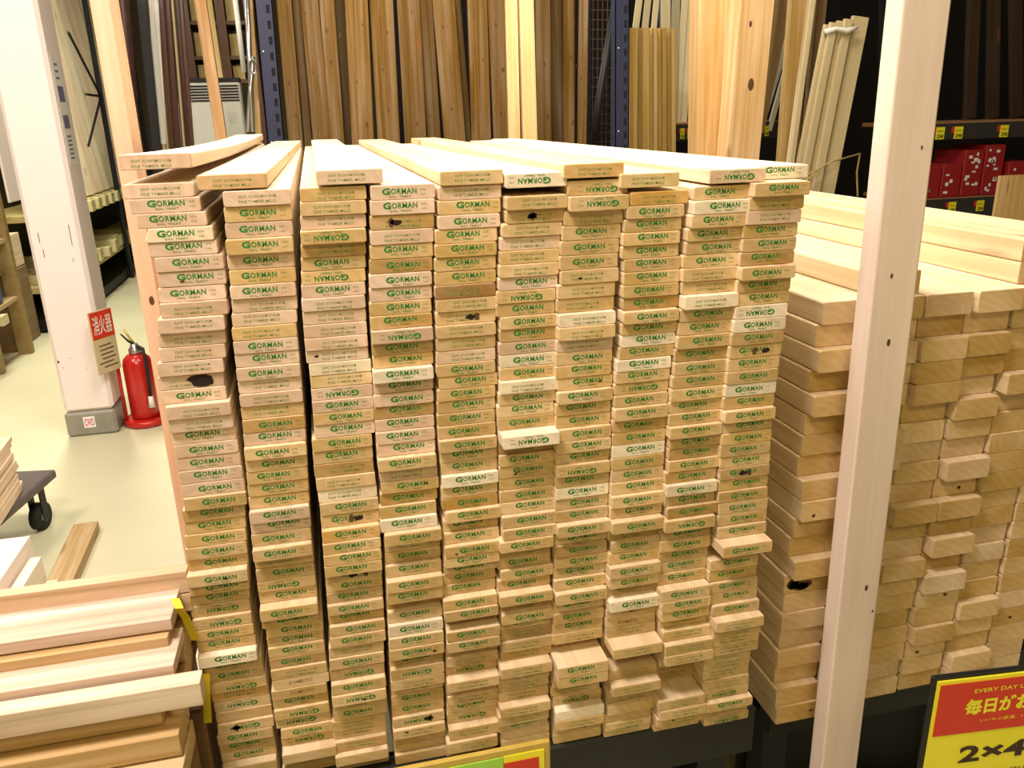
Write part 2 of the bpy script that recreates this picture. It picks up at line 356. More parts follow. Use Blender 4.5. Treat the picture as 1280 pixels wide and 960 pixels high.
for a in A:
    zz = [atY(x+38, y, 0, SK)[2] for _, x, y in a]; xx = [atY(x, y, 0, SK)[0] for _, x, y in a]
    colx.append(xx); colz.append(zz)
PW = .0856
def xleft(c, z):
    zs = colz[c][::-1]; xs = colx[c][::-1]
    x = float(np.interp(z, zs, xs))
    if c > 0: x = max(x, xleft(c-1, z)+PW+.0009)
    return x
SHADE = {'n': (.66, .475, .245), 'k': (.72, .54, .40), 'w': (.88, .76, .58), 'd': (.52, .345, .155), 'o': (.66, .42, .18), 'dd': (.34, .20, .08)}
CN = ['leftmost column', 'second column from left', 'third column from left', 'fourth column from left', 'fifth column from left', 'sixth column from left', 'seventh column from left',
      'third column from right', 'second column from right', 'rightmost column']
KN = {'G': 'with bold green name stamp', 'U': 'with upside-down green name stamp', 'T': 'with two faint green stamp lines', 'R': 'with brown stamp', 'B': 'with unstamped end'}
rest = MB(); total = 0; plan = []
for c in range(10):
    toks = ROWS[c].split(); a = A[c]; zs = colz[c]; seq = []   # (token, zc, thickness)
    first = a[0][0]
    for i in range(len(a)-1):
        n = a[i+1][0]-a[i][0]; dz = zs[i]-zs[i+1]; m = max(1, round(dz/TK))
        for j in range(m):
            seq.append((toks[min(len(toks)-1, a[i][0]-1+int(j*n/m))], zs[i]-dz*j/m, dz/m))
    z = zs[-1]; k = a[-1][0]-1
    n_ = round((z+TK/2-ZB)/TK); h_ = (z+TK/2-ZB)/n_
    for j in range(n_):
        seq.append((toks[min(len(toks)-1, k+j)], ZB+h_*(n_-j-.5), h_))
    # settle: make the column continuous from the bottom up
    zt = ZB; out = []
    for tk, zc, th in reversed(seq): out.append((tk, zt+th/2, th)); zt += th
    plan.append((list(reversed(out)), zt, toks[0] if first == 2 else None))
group_run = 0
for c in range(10):
    seq, ztop, loose = plan[c]
    gr = 0.
    for i, (tk, zc, th) in enumerate(seq):
        kind = tk[0]; fl = tk[1:]
        z_ = zc
        xl = xleft(c, z_)
        rn = random.Random(c*101+i*7+3)
        if rn.random() < .3: gr = rn.uniform(-.0035, .0035)
        up = i < 26; pr = rn.uniform(-.0022, .0022) if up else rn.uniform(-.005, .005)
        if 'p' in fl: pr += .008 if up else .014
        if 'P' in fl: pr += .030
        if 'r' in fl and 'R' not in kind: pr -= .03
        depth = (i/len(seq))
        if 'dd' in fl: col = SHADE['dd']
        else:
            key = 'n'
            for q in 'kwod':
                if q in fl: key = q
            if key == 'n' and c < 4 and i < 22: key = 'k' if rn.random() < .5 else 'n'
            col = SHADE[key]
        v = rn.uniform(.90, 1.10); h = rn.uniform(-.04, .04)
        col = tuple(min(.92, x*v*(1+h*s)) for x, s in zip(col, (.3, 0, -1)))
        kn = kind
        xc = xl+PW/2+gr
        y0 = SK*xc-pr
        marks = []
        if 'h' in fl: marks.append((.012, 0, .016, .009, 4, 5))
        elif 's' in fl: marks.append((rn.uniform(-.03, .02), 0, .007, .004, 4, i)); marks.append((rn.uniform(-.02, .03), 0, .004, .006, 5, i+9))
        elif rn.random() < .05: marks.append((rn.uniform(-.03, .03), rn.uniform(-.004, .004), .003, .0018, rn.choice((4, 5)), i))
        seed = rn.random()*50
        t = th-.0005
        kw = dict(tint=col, seed=seed, kind=kn, marks=marks, wane='wane' in fl, r=rn.uniform(.0016, .0032))
        rowpos = i+(2 if loose else 1)
        if rowpos <= 30:
            mb = MB(); board(mb, PW, t, 1.82, **kw)
            o = mb.build('pine_board', BMATS, loc=(xc, y0, z_)); o.rotation_euler = (0, rn.uniform(-.002, .002), 0)
            sh = 'pinkish' if col[2] > .33 and 'w' not in fl else ('whitish' if 'w' in fl else ('dark tan' if 'd' in fl or 'o' in fl else 'tan'))
            st = 'jutting ' if ('p' in fl or 'P' in fl) else ''
            tag(o, f"{st}{sh} board {KN[kind]}, {ORD[rowpos-1]} down, {CN[c]}", 'board', 'thin pine boards in the tall stamped stack')
            total += 1
        else:
            board(rest, PW, t, 1.82, ox=xc, oy=y0, oz=z_, **kw)
# loose top boards, sprung at the front end
#            left px, y px, kind, far px (left, y), shade, label
TOPS = [(0, 150, 202, 'T', 'k', 'warped pinkish board springing up atop the left corner of the tall stack'),
        (1, 247, 227, 'T', 'n', 'raised board on top, second from left, overlapping the warped corner board'),
        (2, 395, 221, 'T', 'k', 'pinkish board on top of the third and fourth columns from left'),
        (4, 549, 222, 'T', 'n', 'straight tan board on top of fifth column from left'),
        (5, 631, 225, 'U', 'w', 'whitish board with upside-down stamp above dark gap, sixth column top'),
        (6, 703, 213, 'T', 'o', 'orange-tan board on top of seventh column, above an upside-down stamped board'),
        (7, 774, 225, 'T', 'n', 'pale tan board on top of third column from right'),
        (8, 884, 227, 'U', 'k', 'top board with upside-down green stamp, overlapping the two right columns'),
        (9, 917, 217, 'G', 'w', 'pale board half hidden behind another on top, rightmost column')]
TX = []
for q, (c, x, y, k, sh, lab) in enumerate(TOPS):
    p = atY(x, y, 0, SK); zt = plan[c][1]; zc = atY(x+38, y, 0, SK)[2]
    if c == 9: p = atY(x, y, .035, SK); zc = atY(x+38, y, .035, SK)[2]
    t = .0188; zc = max(zc, zt+t/2+.0006)
    if c == 2: zc = max(zc, plan[3][1]+t/2+.0006)
    if c == 8: zc = max(zc, plan[9][1]+t/2+.0006)
    if c == 9: zc = plan[9][1]+t/2+.0006
    lift = zc-(zt+t/2+.0006); xc = p[0]+PW/2
    tgt = xleft(c, zt)+PW/2-xc
    if c in (2, 8, 9): tgt *= .0
    rn = random.Random(q+77)
    def bend(y, lift=lift, tgt=tgt, c=c):
        u = min(1, y/1.8); return (tgt*u, -lift*(1-(1-u)**2) + (.0 if c else .012*u*u))
    if c == 9: xc = xleft(9, plan[9][1])+PW/2+.022; 
    mb = MB(); col = tuple(min(.92, v*rn.uniform(.97, 1.05)) for v in SHADE[sh])
    board(mb, PW, t, 1.8+.02*q % .07, tint=col, seed=q*3.3, kind=k, bend=bend, n_st=9)
    yy = SK*xc-.003
    if c == 9: yy = SK*xc+.035
    TX.append((xc, yy, zc))
    o = mb.build('pine_board', BMATS, loc=(xc, yy, zc)); tag(o, lab, 'board', 'thin pine boards in the tall stamped stack'); total += 1
ro = rest.build('pine_boards_below', BMATS); tag(ro, 'lower rows of thin stamped pine boards in the tall stack', 'board', 'thin pine boards in the tall stamped stack', 'stuff')
print('BOARDS', total, [round(p[1], 3) for p in plan], [len(p[0]) for p in plan], 'x', [round(xleft(c, 1.0), 3) for c in range(10)])

# ------------------------------------------------------------------ right stack of 2x4 lumber
RY = -.012; RT_ = .0385; RX0 = .982
RB = .425
def lean(z): return (1.2-z)*-.030
cols2 = [(0, 21, 0), (1, 22, 0), (2, 21, 0), (3, 21, 0), (4, 23, 1), (5, 23, 2)]
CN2 = ['left column', 'column hidden behind the white post', 'third column from left', 'fourth column from left', 'fifth column from left', 'sixth column from left', 'seventh column', 'eighth column']
for c, n, _ in cols2:
    for i in range(n):
        rn = random.Random(c*57+i*13)
        z = RB+RT_*(i+.5); x = RX0+lean(z)+c*.0945+.0445+rn.uniform(-.0022, .0022)
        if c == 0 and i >= 20: x += .004
        pr = rn.choice([0, 0, .004, .008, -.004, .016, .02]); 
        if c >= 5 or i >= 21: pr = -.004
        col = rn.choice([(.70, .50, .26), (.66, .46, .22), (.75, .55, .31), (.60, .41, .18), (.74, .55, .35)])
        L = 1.83
        marks = []
        if c == 0 and i == 7: marks = [(-.026, .002, .012, .012, 4, 4), (-.008, -.006, .014, .007, 4, 8), (-.012, -.004, .020, .011, 5, 2)]
        elif rn.random() < .14: marks = [(rn.uniform(-.03, .03), rn.uniform(-.01, .01), .004, .003, rn.choice((4, 5)), i)]
        mb = MB(); board(mb, .089, RT_-.0007, L, tint=col, seed=rn.random()*40, marks=marks[::-1], r=.0032)
        y0 = RY-pr+(.0 if c < 5 else -.006)
        o = mb.build('lumber_plank', BMATS, loc=(x, y0, z))
        if z+RT_ > 0 and c < 8:
            lab = f"thick unstamped lumber plank, right-hand stack, {CN2[c]}, {ORD[n-1-i]} from top"
            if marks and c == 0 and i == 7: lab = 'thick lumber plank with big black knot in its end, right-hand stack'
            tag(o, lab, 'plank', 'thick planks in the right-hand stack')

# ------------------------------------------------------------------ steel platforms under the stacks
def platform(x0, x1, yf, zt, label):
    e = empty('steel_platform', ((x0+x1)/2, yf+.9, 0)); ox, oy = (x0+x1)/2, yf+.9
    m = MB(); m.box(x0-ox, x1-ox, yf-oy, yf-oy+.05, zt-.10, zt, bev=.004); m.build('front_beam', GREYSTEEL, e)
    m = MB(); m.box(x0-ox, x1-ox, .75, .80, zt-.10, zt, bev=.004); m.build('rear_beam', GREYSTEEL, e)
    for k in range(3):
        xx = x0-ox+.03+(x1-x0-.12)*k/2; m = MB(); m.box(xx, xx+.06, yf-oy+.05, .75, zt-.06, zt, bev=.003); m.build('cross_beam', STEEL, e)
    for xx in (x0-ox+.02, x1-ox-.08):
        for yy in (yf-oy+.055, .68): m = MB(); m.box(xx, xx+.06, yy, yy+.06, .0, zt-.10, bev=.003); m.box(xx-.02, xx+.08, yy-.02, yy+.08, 0, .008); m.build('leg', STEEL, e)
    m = MB(); m.box(x0-ox+.01, x1-ox-.01, yf-oy+.13, yf-oy+.14, .0, zt-.07); m.build('shade_panel', BLACK, e)  # black panel added to stand in for the deep shade beneath the platform
    tag(e, label, 'platform')
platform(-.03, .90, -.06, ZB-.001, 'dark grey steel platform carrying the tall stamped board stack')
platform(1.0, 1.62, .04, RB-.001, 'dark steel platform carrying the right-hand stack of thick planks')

# ------------------------------------------------------------------ posts
def post(x0, x1, y0, y1, z0, z1, tint, label, seed=1., lx=0., m=None, name='wooden_post', cat='post', ly=0., group=None, marks=()):
    """vertical timber; local Y runs up its length so the grain does too"""
    w_, t_ = x1-x0, y1-y0; mb = MB(); board(mb, w_, t_, z1-z0, tint=tint, seed=seed, r=.003)
    for (u, h, s) in marks:   # knots on the front face (local +Z after rotation)
        n = 12; pv = [(u, h, t_/2+.0003)]+[(u+s*math.cos(2*math.pi*a/n)*.8, h+s*1.5*math.sin(2*math.pi*a/n), t_/2+.0003) for a in range(n)]
        mb.add(pv, [(0, 1+a, 1+(a+1) % n) for a in range(n)], 5)
    o = mb.build(name, [m or WOOD]+BMATS[1:], loc=((x0+x1)/2, (y0+y1)/2, z0))
    # local Y -> up (with lean), local X -> world X, local Z -> world -Y
    yv = Vector((lx, ly, 1)).normalized(); zv = Vector((0, -1, 0)); xv = yv.cross(zv).normalized(); zv = xv.cross(yv).normalized()
    o.rotation_euler = Matrix((xv, yv, zv)).transposed().to_euler()
    return tag(o, label, cat, group)
# near white-ish post in front of the right stack
post(1.030, 1.106, -.092, -.054, .0, 2.6, (.80, .66, .56), 'pale planed post standing in front of the right-hand stack', 4.2, lx=-.0105, m=CLEAR,
     marks=[(.018, 1.47, .0022), (.0, 1.18, .004), (-.008, 1.285, .0028), (.012, .74, .004), (.03, .69, .002)])
# pinkish post left of the tall stack
post(-.130, -.098, .50, .585, 0, 2.6, (.80, .52, .35), 'pinkish-orange square post left of the tall stack, beside the pillar', 8.1, m=CLEAR, marks=[(.004, 1.21, .006)])
# two pale posts before the brown fence boards
p = atY(632, 0, 1.98); q = atY(647, 0, 1.98); post(p[0], q[0], 1.98, 2.0, 0, 2.6, (.80, .58, .32), 'narrow pale post before brown boards, left of a pair', 2.)
p = atY(652, 0, 1.98); q = atY(671, 0, 1.98); post(p[0]+.014, q[0]+.010, 1.97, 2.01, 0, 2.6, (.82, .62, .35), 'narrow pale post before brown boards, right of a pair', 3., lx=-.012)
# ------------------------------------------------------------------ pillar, plate, extinguisher
e = empty('pillar', (-1.03, 3.33, 0))
m = MB(); m.box(-.118, .118, -.125, .125, .13, 4.6, bev=.018); m.build('shaft', WHITEP, e)
m = MB(); m.box(-.122, .122, -.13, .13, 0, .13, bev=.012); m.build('base_cladding', GREYBASE, e)
m = MB(); m.box(-.035, .02, -.1325, -.1305, .045, .105); st = m.build('sticker', WHITE, e)
T = text_tris('CWD', bold=.02); v2, f2 = fit(T, -.030, .015, .055, .095); m = MB(); m.add([(x, -.1328, z) for x, z in v2], f2); m.build('sticker_print', MAGENTA, st)
m = MB(); m.box(.1185, .1200, -.085, .06, 1.35, 1.85); pp = m.build('paper_label', WHITE, e); pp['label'] = 'paper notice with blue-grey print'
m = MB(); m.box(.1201, .1208, -.06, .035, 1.64, 1.71); m.box(.1201, .1208, -.06, .035, 1.52, 1.58)
for k in range(6): m.box(.1201, .1208, -.05, .02, 1.38+k*.02, 1.388+k*.02)
for k in range(3): m.box(.1201, .1208, -.05, .0, 1.74+k*.03, 1.75+k*.03)
m.build('print', GREYTX, pp)
m = MB()
rn = random.Random(4)
for (x, z, w_, h_) in ((-.07, 1.0, .003, .05), (-.062, .93, .003, .04), (.07, .98, .003, .1), (.062, .9, .002, .02), (.085, .62, .008, .012), (-.1, .40, .008, .012), (-.04, .42, .004, .004), (.03, .36, .004, .003), (-.08, .37, .003, .005)):
    m.box(x, x+w_, -.1256, -.1248, z, z+h_)
m.build('scuff_mark', BROWNTXT, e)
m = MB()
tag(e, 'tall square white pillar with grey base in the aisle', 'pillar')
e = empty('fire_notice_plate', (-.885, 3.19, .0))
m = MB(); m.box(-.004, .004, -.085, .065, .34, .66, bev=.002); m.build('plate', CREAM, e)
m = MB(); m.box(.0045, .006, -.08, .06, .52, .655); rp = m.build('red_panel', REDCARD, e)
T = text_tris('消火器', bold=.01); v2, f2 = fit(T, -.07, .05, .54, .635); m = MB(); m.add([(.0065, x, z) for x, z in v2], f2); m.build('lettering', WHITE, rp)
m = MB(); rn = random.Random(2)
for k in range(6): m.box(.0045, .0055, -.07+rn.random()*.03, .02+rn.random()*.03, .37+k*.022, .375+k*.022)
m.build('small_print', BROWNTXT, e)
e.rotation_euler = (0, 0, -.55); tag(e, 'tilted red and cream fire notice plate on the pillar corner', 'sign')
# extinguisher
ex = empty('fire_extinguisher', (-.79, 3.33, 0))
m = MB(); m.lathe([(.068, .04), (.073, .05), (.073, .33), (.066, .36), (.045, .38), (.03, .385)]); m.build('cylinder', RED, ex)
m = MB(); m.lathe([(.032, .385), (.032, .41), (.02, .425), (.018, .44)]); m.build('valve_collar', SILVER, ex)
m = MB(); m.tube([(0, 0, .44), (-.02, -.01, .455), (-.05, -.02, .50)], [.007, .006, .004]); m.build('lower_lever', STEEL, ex)
m = MB(); m.tube([(0, 0, .445), (-.01, -.01, .465), (-.03, -.02, .525)], [.006, .006, .005]); m.build('upper_lever', BRASS, ex)
m = MB(); m.tube([(.015, -.01, .43), (.05, -.05, .42), (.06, -.08, .36), (.058, -.083, .25), (.055, -.083, .17)], .009); h = m.build('hose', RUBBER, ex)
m = MB(); m.tube([(.055, -.083, .17), (.055, -.085, .11)], [.012, .016]); m.build('nozzle', WHITE, h)
tag(ex, 'red fire extinguisher standing on round red base beside the pillar', 'fire extinguisher')
es = empty('extinguisher_stand', (-.79, 3.33, 0))
m = MB(); m.lathe([(.10, 0), (.115, .005), (.115, .028), (.105, .036), (.088, .037)]); m.build('round_base', RED, es)
m = MB(); m.tube([(-.09, -.05, .03), (-.088, -.03, .50)], .009); m.build('pole', RED, es)
tag(es, 'round red metal stand with thin pole under the extinguisher', 'stand')

# ------------------------------------------------------------------ left pile of crosswise planks
PILE = [ # Y front, Z top, right end pixel, width(Y), height, tint, label
 (.000, .900, (237, 712), .022, .036, (.80, .60, .42), 'narrow plank at the back top of the left pile, nearest the aisle floor'),
 (-.078, .872, (214, 776), .083, .018, (.84, .66, .55), 'wide pinkish plank, second from back on the left pile'),
 (-.090, .851, (208, 790), .080, .017, (.70, .50, .28), 'plank showing a thin edge under the wide pinkish plank'),
 (-.136, .836, (213, 812), .090, .018, (.84, .66, .54), 'pinkish plank with dark grain, middle of the left pile'),
 (-.170, .826, (245, 826), .029, .036, (.86, .70, .54), 'long pale plank jutting furthest right on the left pile'),
 (-.150, .787, (197, 868), .060, .032, (.72, .52, .29), 'plank just below the jutting pale one'),
 (-.172, .752, (218, 892), .080, .034, (.72, .51, .27), 'plank two below the jutting pale one'),
 (-.196, .714, (222, 930), .100, .034, (.78, .60, .36), 'lowest plank visible at bottom left corner'),
 (-.000, .862, (240, 735), .060, .030, (.74, .55, .33), 'plank end under the back top plank'),
 (-.060, .816, (228, 800), .080, .030, (.66, .47, .26), 'short-set plank inside the left pile'),
 (.022, .830, (243, 765), .060, .030, (.74, .56, .34), 'plank end below the two back ones'),
 (.022, .798, (241, 790), .060, .030, (.64, .45, .24), 'plank end low at the back of the left pile'),
 (-.085, .782, (230, 850), .085, .030, (.62, .43, .22), 'plank end low in the middle of the left pile'),
 (.005, .766, (243, 830), .080, .030, (.62, .43, .22), 'deep plank end at the back of the left pile'),
 (-.088, .750, (230, 880), .085, .030, (.58, .40, .20), 'deep plank end in the middle of the left pile')]
for k, (y, zt, pe, w_, h_, tint, lab) in enumerate(PILE):
    xr = min(-.026, atY(pe[0], pe[1], y)[0]) if y > -.03 else atY(pe[0], pe[1], y)[0]
    mb = MB(); board(mb, w_, h_, 1.3, tint=tuple(q*.90 for q in tint), seed=k*5.7, r=.0012)
    o = mb.build('crosswise_plank', [GRAINY]+BMATS[1:], loc=(xr, y+w_/2, zt-h_/2)); o.rotation_euler = (0, 0, D(90)+random.Random(k).uniform(-.004, .004)); tag(o, lab, 'plank', 'crosswise planks piled at lower left')
e = empty('pallet_block', (-.5, -.08, 0))
for k, z in enumerate((.16, .42)):
    for xx in (-.4, .35): m = MB(); m.box(xx, xx+.08, -.12, .14, z-.16, z+.10, tint=(.5, .33, .16), seed=k, bev=.004); m.build('bearer', WOOD, e)
for yy, xx in ((-.03, .425), (.10, .43), (.24, .44)): m = MB(); m.box(xx, xx+.036, yy-.03, yy+.05, .0, .66, tint=(.24, .14, .07), seed=yy, bev=.004); m.build('side_stake', WOOD, e)
m = MB(); m.box(-.6, .42, -.15, .30, .52, .672, tint=(.30, .19, .09), seed=5, bev=.004); m.build('deck', WOOD, e)
tag(e, 'wooden support under the left pile of crosswise planks', 'pallet')
# yellow strapping
def ribbon(pts, w_, name, mat, label, cat, parent=None):
    m = MB(); vs = []; 
    for p in pts:
        vs += [(p[0]-w_/2, p[1], p[2]), (p[0]+w_/2, p[1]-.002, p[2])]
    n = len(pts); vs += [(x, y+.0012, z) for x, y, z in vs]
    fs = [(2*i, 2*i+1, 2*i+3, 2*i+2) for i in range(n-1)]+[(2*n+2*i, 2*n+2*i+2, 2*n+2*i+3, 2*n+2*i+1) for i in range(n-1)]
    fs += [(2*i, 2*i+2, 2*n+2*i+2, 2*n+2*i) for i in range(n-1)]+[(2*i+1, 2*n+2*i+1, 2*n+2*i+3, 2*i+3) for i in range(n-1)]
    m.add(vs, fs); o = m.build(name, mat)
    return tag(o, label, cat)
YST = flat('yellow_strap', (.80, .62, .03), .4)
ribbon([atY(219, 748, -.03), atY(224, 760, -.05), atY(232, 772, -.03), atY(240, 790, -.02), atY(244, 800, -.015)], .012, 'strap', YST, 'bent yellow plastic strap end poking out of the left pile', 'strap')
ribbon([atY(257, 842, -.012), atY(258, 870, -.012), atY(260, 903, -.012)], .012, 'strap', YST, 'yellow strap hanging down the left edge of the tall stack', 'strap')

# ------------------------------------------------------------------ dolly with slats, loose boards in the aisle
dz = .22; pr_ = atZ(62, 589, dz); pn = atZ(38, 672, dz)
e = empty('dolly', (-1.25, 1.97, 0))
m = MB(); m.box(-.34, .29, -.30, .30, dz-.035, dz, bev=.006); m.build('deck', DECK, e)
for xx in (-.26, .235):
    for yy in (-.22, .22):
        m = MB(); m.tube([(xx-.018, yy, .055), (xx+.018, yy, .055)], .055, 20); wv = m.build('wheel', RUBBER, e)
        m = MB(); m.tube([(xx-.020, yy, .055), (xx+.020, yy, .055)], .022, 14); m.build('hub', SILVER, wv)
        m = MB(); m.box(xx-.026, xx-.021, yy-.02, yy+.02, .04, dz-.036); m.box(xx+.021, xx+.026, yy-.02, yy+.02, .04, dz-.036); m.build('fork', STEEL, e)
e.rotation_euler = (0, 0, -.18)
tag(e, 'grey platform dolly with black wheels left in the aisle', 'dolly')
k = 0
for cx in (0, 1):
    for i in range(12):
        rn = random.Random(i+cx*40); mb = MB(); board(mb, .06, .017, .42, tint=(.84, .62+rn.uniform(-.05, .04), .45), seed=i*1.7+cx, r=.0015)
        o = mb.build('slat', BMATS, loc=(-.985-.066*cx+rn.uniform(-.006, .006), 1.66-.04*(cx == 0)+rn.uniform(-.03, .01), dz+.010+.0178*i)); o.rotation_euler = (0, 0, .06)
        tag(o, f'thin pinkish slat on the dolly, {"right" if cx == 0 else "left"} row, {ORD[11-i]} from top', 'slat', 'slats stacked on the dolly')
for (x0, x1, z1, yend, tint, lab) in ((-1.02, -.812, .25, 1.56, (.88, .76, .70), 'white wide box section board left of the floor, near the dolly wheel'),
                                  (-.805, -.77, .20, 1.50, (.84, .72, .60), 'pale narrow board beside the white wide board'), (-.765, -.73, .12, 1.48, (.72, .66, .46), 'greenish narrow board beside the pale one')):
    mb = MB(); board(mb, x1-x0, z1, 1.4, tint=tint, seed=x0, r=.002)
    o = mb.build('aisle_board', [CLEAR]+BMATS[1:], loc=((x0+x1)/2, yend-1.4, z1/2)); tag(o, lab, 'board')
mb = MB(); board(mb, .09, .04, .55, tint=(.50, .36, .20), seed=2.2)
o = mb.build('timber_offcut', [WOOD]+BMATS[1:], loc=(-.770, 1.51, .021)); o.rotation_euler = (0, 0, .045); tag(o, 'brown timber offcut lying on the floor between dolly and stack', 'timber')

# ------------------------------------------------------------------ signs at the bottom edge
def card_sign(name, x0, x1, ztop, h, y, rz, tilt, label, build):
    e = empty(name, (x0, y, ztop-h), (tilt, 0, rz)); build(e, x1-x0, h); return tag(e, label, 'sign')
def put(mb, T, x0, x1, z0, z1, y=-.0062, sh=0.):
    v2, f2 = fit(T, x0, x1, z0, z1); mb.add([(x, y, z) for x, z in v2], f2)
def right_sign(e, w_, h):
    m = MB(); m.box(-.008, w_+.008, .0, .006, -.02, h+.008, bev=.002); m.build('frame', BLACK, e)
    m = MB(); m.box(0, w_, -.003, .0005, -.01, h); cdd = m.build('card', YEL, e)
    m = MB(); m.box(.004, w_-.004, -.004, -.0031, h-.095, h-.006); rb = m.build('red_band', REDCARD, cdd); rb['label'] = 'red top band'
    m = MB(); put(m, text_tris('EVERY DAY LOW PRICE', bold=.01), .058, .198, h-.025, h-.018, -.0045); put(m, text_tris('毎日がお買得', bold=.04, res=3), .048, .205, h-.063, h-.035, -.0045)
    put(m, text_tris('いいもの厳選、いつもお買得', bold=.0, res=1), .075, .195, h-.078, h-.072, -.0045); m.build('band_lettering', YEL, rb)
    m = MB(); put(m, text_tris('2×4', bold=.035, res=3), .052, .160, h-.150, h-.120, -.0036); put(m, text_tris('材', bold=.035, res=3), .18, .215, h-.155, h-.120, -.0036)
    put(m, text_tris('6フィート', res=1), .052, .09, h-.179, h-.168, -.0036); put(m, text_tris('約89×38×1820', res=1), .108, .185, h-.179, h-.168, -.0036); m.build('size_lettering', BROWNTXT, cdd)
    m = MB(); m.tube([(w_*.5, .01, -.02), (w_*.5, .015, -(e.location.z+.0)+.0+.0)], .012); m.build('stem', STEEL, e)
    m = MB(); m.lathe([(.12, 0), (.12, .012), (.02, .02)], (w_*.5, .015, -e.location.z)); m.build('foot', STEEL, e)
p0 = atY(1172, 850, -.34); p1 = atY(1280, 838, -.34)
card_sign('price_sign', p0[0], p0[0]+.27, p0[2]-.002, .21, -.34, -.10, 0, 'red and yellow price sign reading 2×4, lower right corner', right_sign)
def mid_sign(e, w_, h):
    m = MB(); m.box(-.006, w_+.006, .0, .008, -.01, h+.006, bev=.002); m.build('frame', GOLDFR, e)
    m = MB(); m.box(.004, w_-.064, -.002, -.0003, 0, h-.006); g = m.build('green_panel', GREENCARD, e)
    m = MB(); put(m, text_tris('ん', bold=.02), w_-.118, w_-.100, h-.034, h-.016, -.0025); m.build('lettering', BROWNTXT, g)
    m = MB(); m.box(w_-.063, w_-.004, -.002, -.0003, 0, h-.005); y_ = m.build('yellow_panel', YEL, e)
    m = MB(); m.box(w_-.063, w_-.012, -.003, -.0021, 0, h-.016); m.build('red_panel', REDCARD, y_)
    m = MB(); m.tube([(w_*.5, .02, .0), (w_*.5, .02, -e.location.z)], .012); m.build('stem', STEEL, e)
    m = MB(); m.lathe([(.12, 0), (.12, .012), (.02, .02)], (w_*.5, .02, -e.location.z)); m.build('foot', STEEL, e)
p1 = atY(683, 931, -.24)
card_sign('price_sign', p1[0]-.24, p1[0], p1[2], .12, -.24, 0, .0, 'green and red sign in yellow frame, bottom edge under the tall stack', mid_sign)

# ------------------------------------------------------------------ background: brown fence boards
def leaner(name, tl, tr, bl, Yv, th, tint, label, cat='board', z0=.02, z1=2.7, m=None, ypt=0, ypb=172, group=None, seed=None, dy=0., marks=()):
    P0 = atY(tl, ypt, Yv); P1 = atY(tr, ypt, Yv); P2 = atY(bl, ypb, Yv)
    lx = (P0[0]-P2[0])/(P0[2]-P2[2]); w_ = P1[0]-P0[0]
    if z1 is None: z1 = P0[2]
    xb = P2[0]+(z0-P2[2])*lx
    return post(xb, xb+w_, Yv-th/2+dy, Yv+th/2+dy, z0, z1, tint, label, seed if seed is not None else tl*.37, lx=lx, m=m, name=name, cat=cat, group=group, marks=marks)
FB = [(345, 364, 360, 1, 0), (365, 375, 380, .7, .04), (375, 398, 391, .95, 0), (399, 418, 412, 1.05, .0), (419, 431, 432, .4, .05), (431, 460, 440, 1.25, 0), (462, 491, 472, 1.1, 0),
      (496, 524, 506, .95, 0), (524, 541, 536, .75, .03), (541, 569, 556, 1.1, 0), (569, 579, 583, .55, .04), (585, 610, 591, 1.2, 0), (610, 632, 617, 1.05, .0), (634, 654, 636, .9, .03),
      (671, 689, 674, 1.0, 0.), (690, 704, 694, .5, .03), (704, 717, 705, 1.0, 0), (718, 724, 718, .2, .05), (724, 735, 722, 1.0, 0)]
FW = ['leftmost, beside the navy upright', 'thin, second from left', 'third from left', 'fourth from left', 'darkest, in a gap left of centre', 'wide light one left of centre', 'wide one right of the lightest',
      'middle reddish one', 'narrow one in the middle', 'wide middle one with knots', 'thin dark one right of middle', 'wide light one left of the pale posts', 'just left of the pale posts', 'between the two pale posts',
      'just right of the pale posts', 'dark one right of the pale posts', 'third right of the pale posts', 'black one near the mesh', 'rightmost, beside the black mesh']
for (a, b_, c_, v, dy), wd in zip(FB, FW):
    leaner('fence_board', a, b_, c_, 2.35, .02, (.20*v, .128*v, .062*v), f'brown upright fence board behind the stack, {wd}', m=ROUGH, dy=dy+.0215*(round(a) % 2), marks=[(random.Random(a+q).uniform(-.02, .02), 1.46+.09*q+random.Random(a*3+q).uniform(0, .09), random.Random(a+q*9).uniform(.003, .008)) for q in range(0, 6, 2)], group='brown fence boards behind the tall stack')
leaner('wooden_post', 868, 908, 865, 2.12, .09, (.78, .52, .27), 'broad orange-brown post right behind the tall stack', cat='post', ypb=205)
leaner('wooden_post', 918, 961, 901, 2.02, .09, (.80, .54, .29), 'broad orange-brown post with large knot right behind the tall stack', cat='post', ypb=205, marks=[(.005, 1.60, .016), (-.02, 1.82, .008), (-.02, 1.30, .007)])
leaner('wooden_post', 987, 1011, 972, 2.32, .04, (.72, .50, .23), 'orange-brown post leaning beside the taped bundle', cat='post', ypb=205)
leaner('wooden_post', 1011, 1018, 984, 2.27, .03, (.90, .78, .52), 'slim pale post beside the taped bundle', cat='post', ypb=205)
leaner('wooden_post', 1019, 1032, 1000, 2.37, .03, (.26, .17, .09), 'dark brown post beside the taped bundle', cat='post', ypb=205)
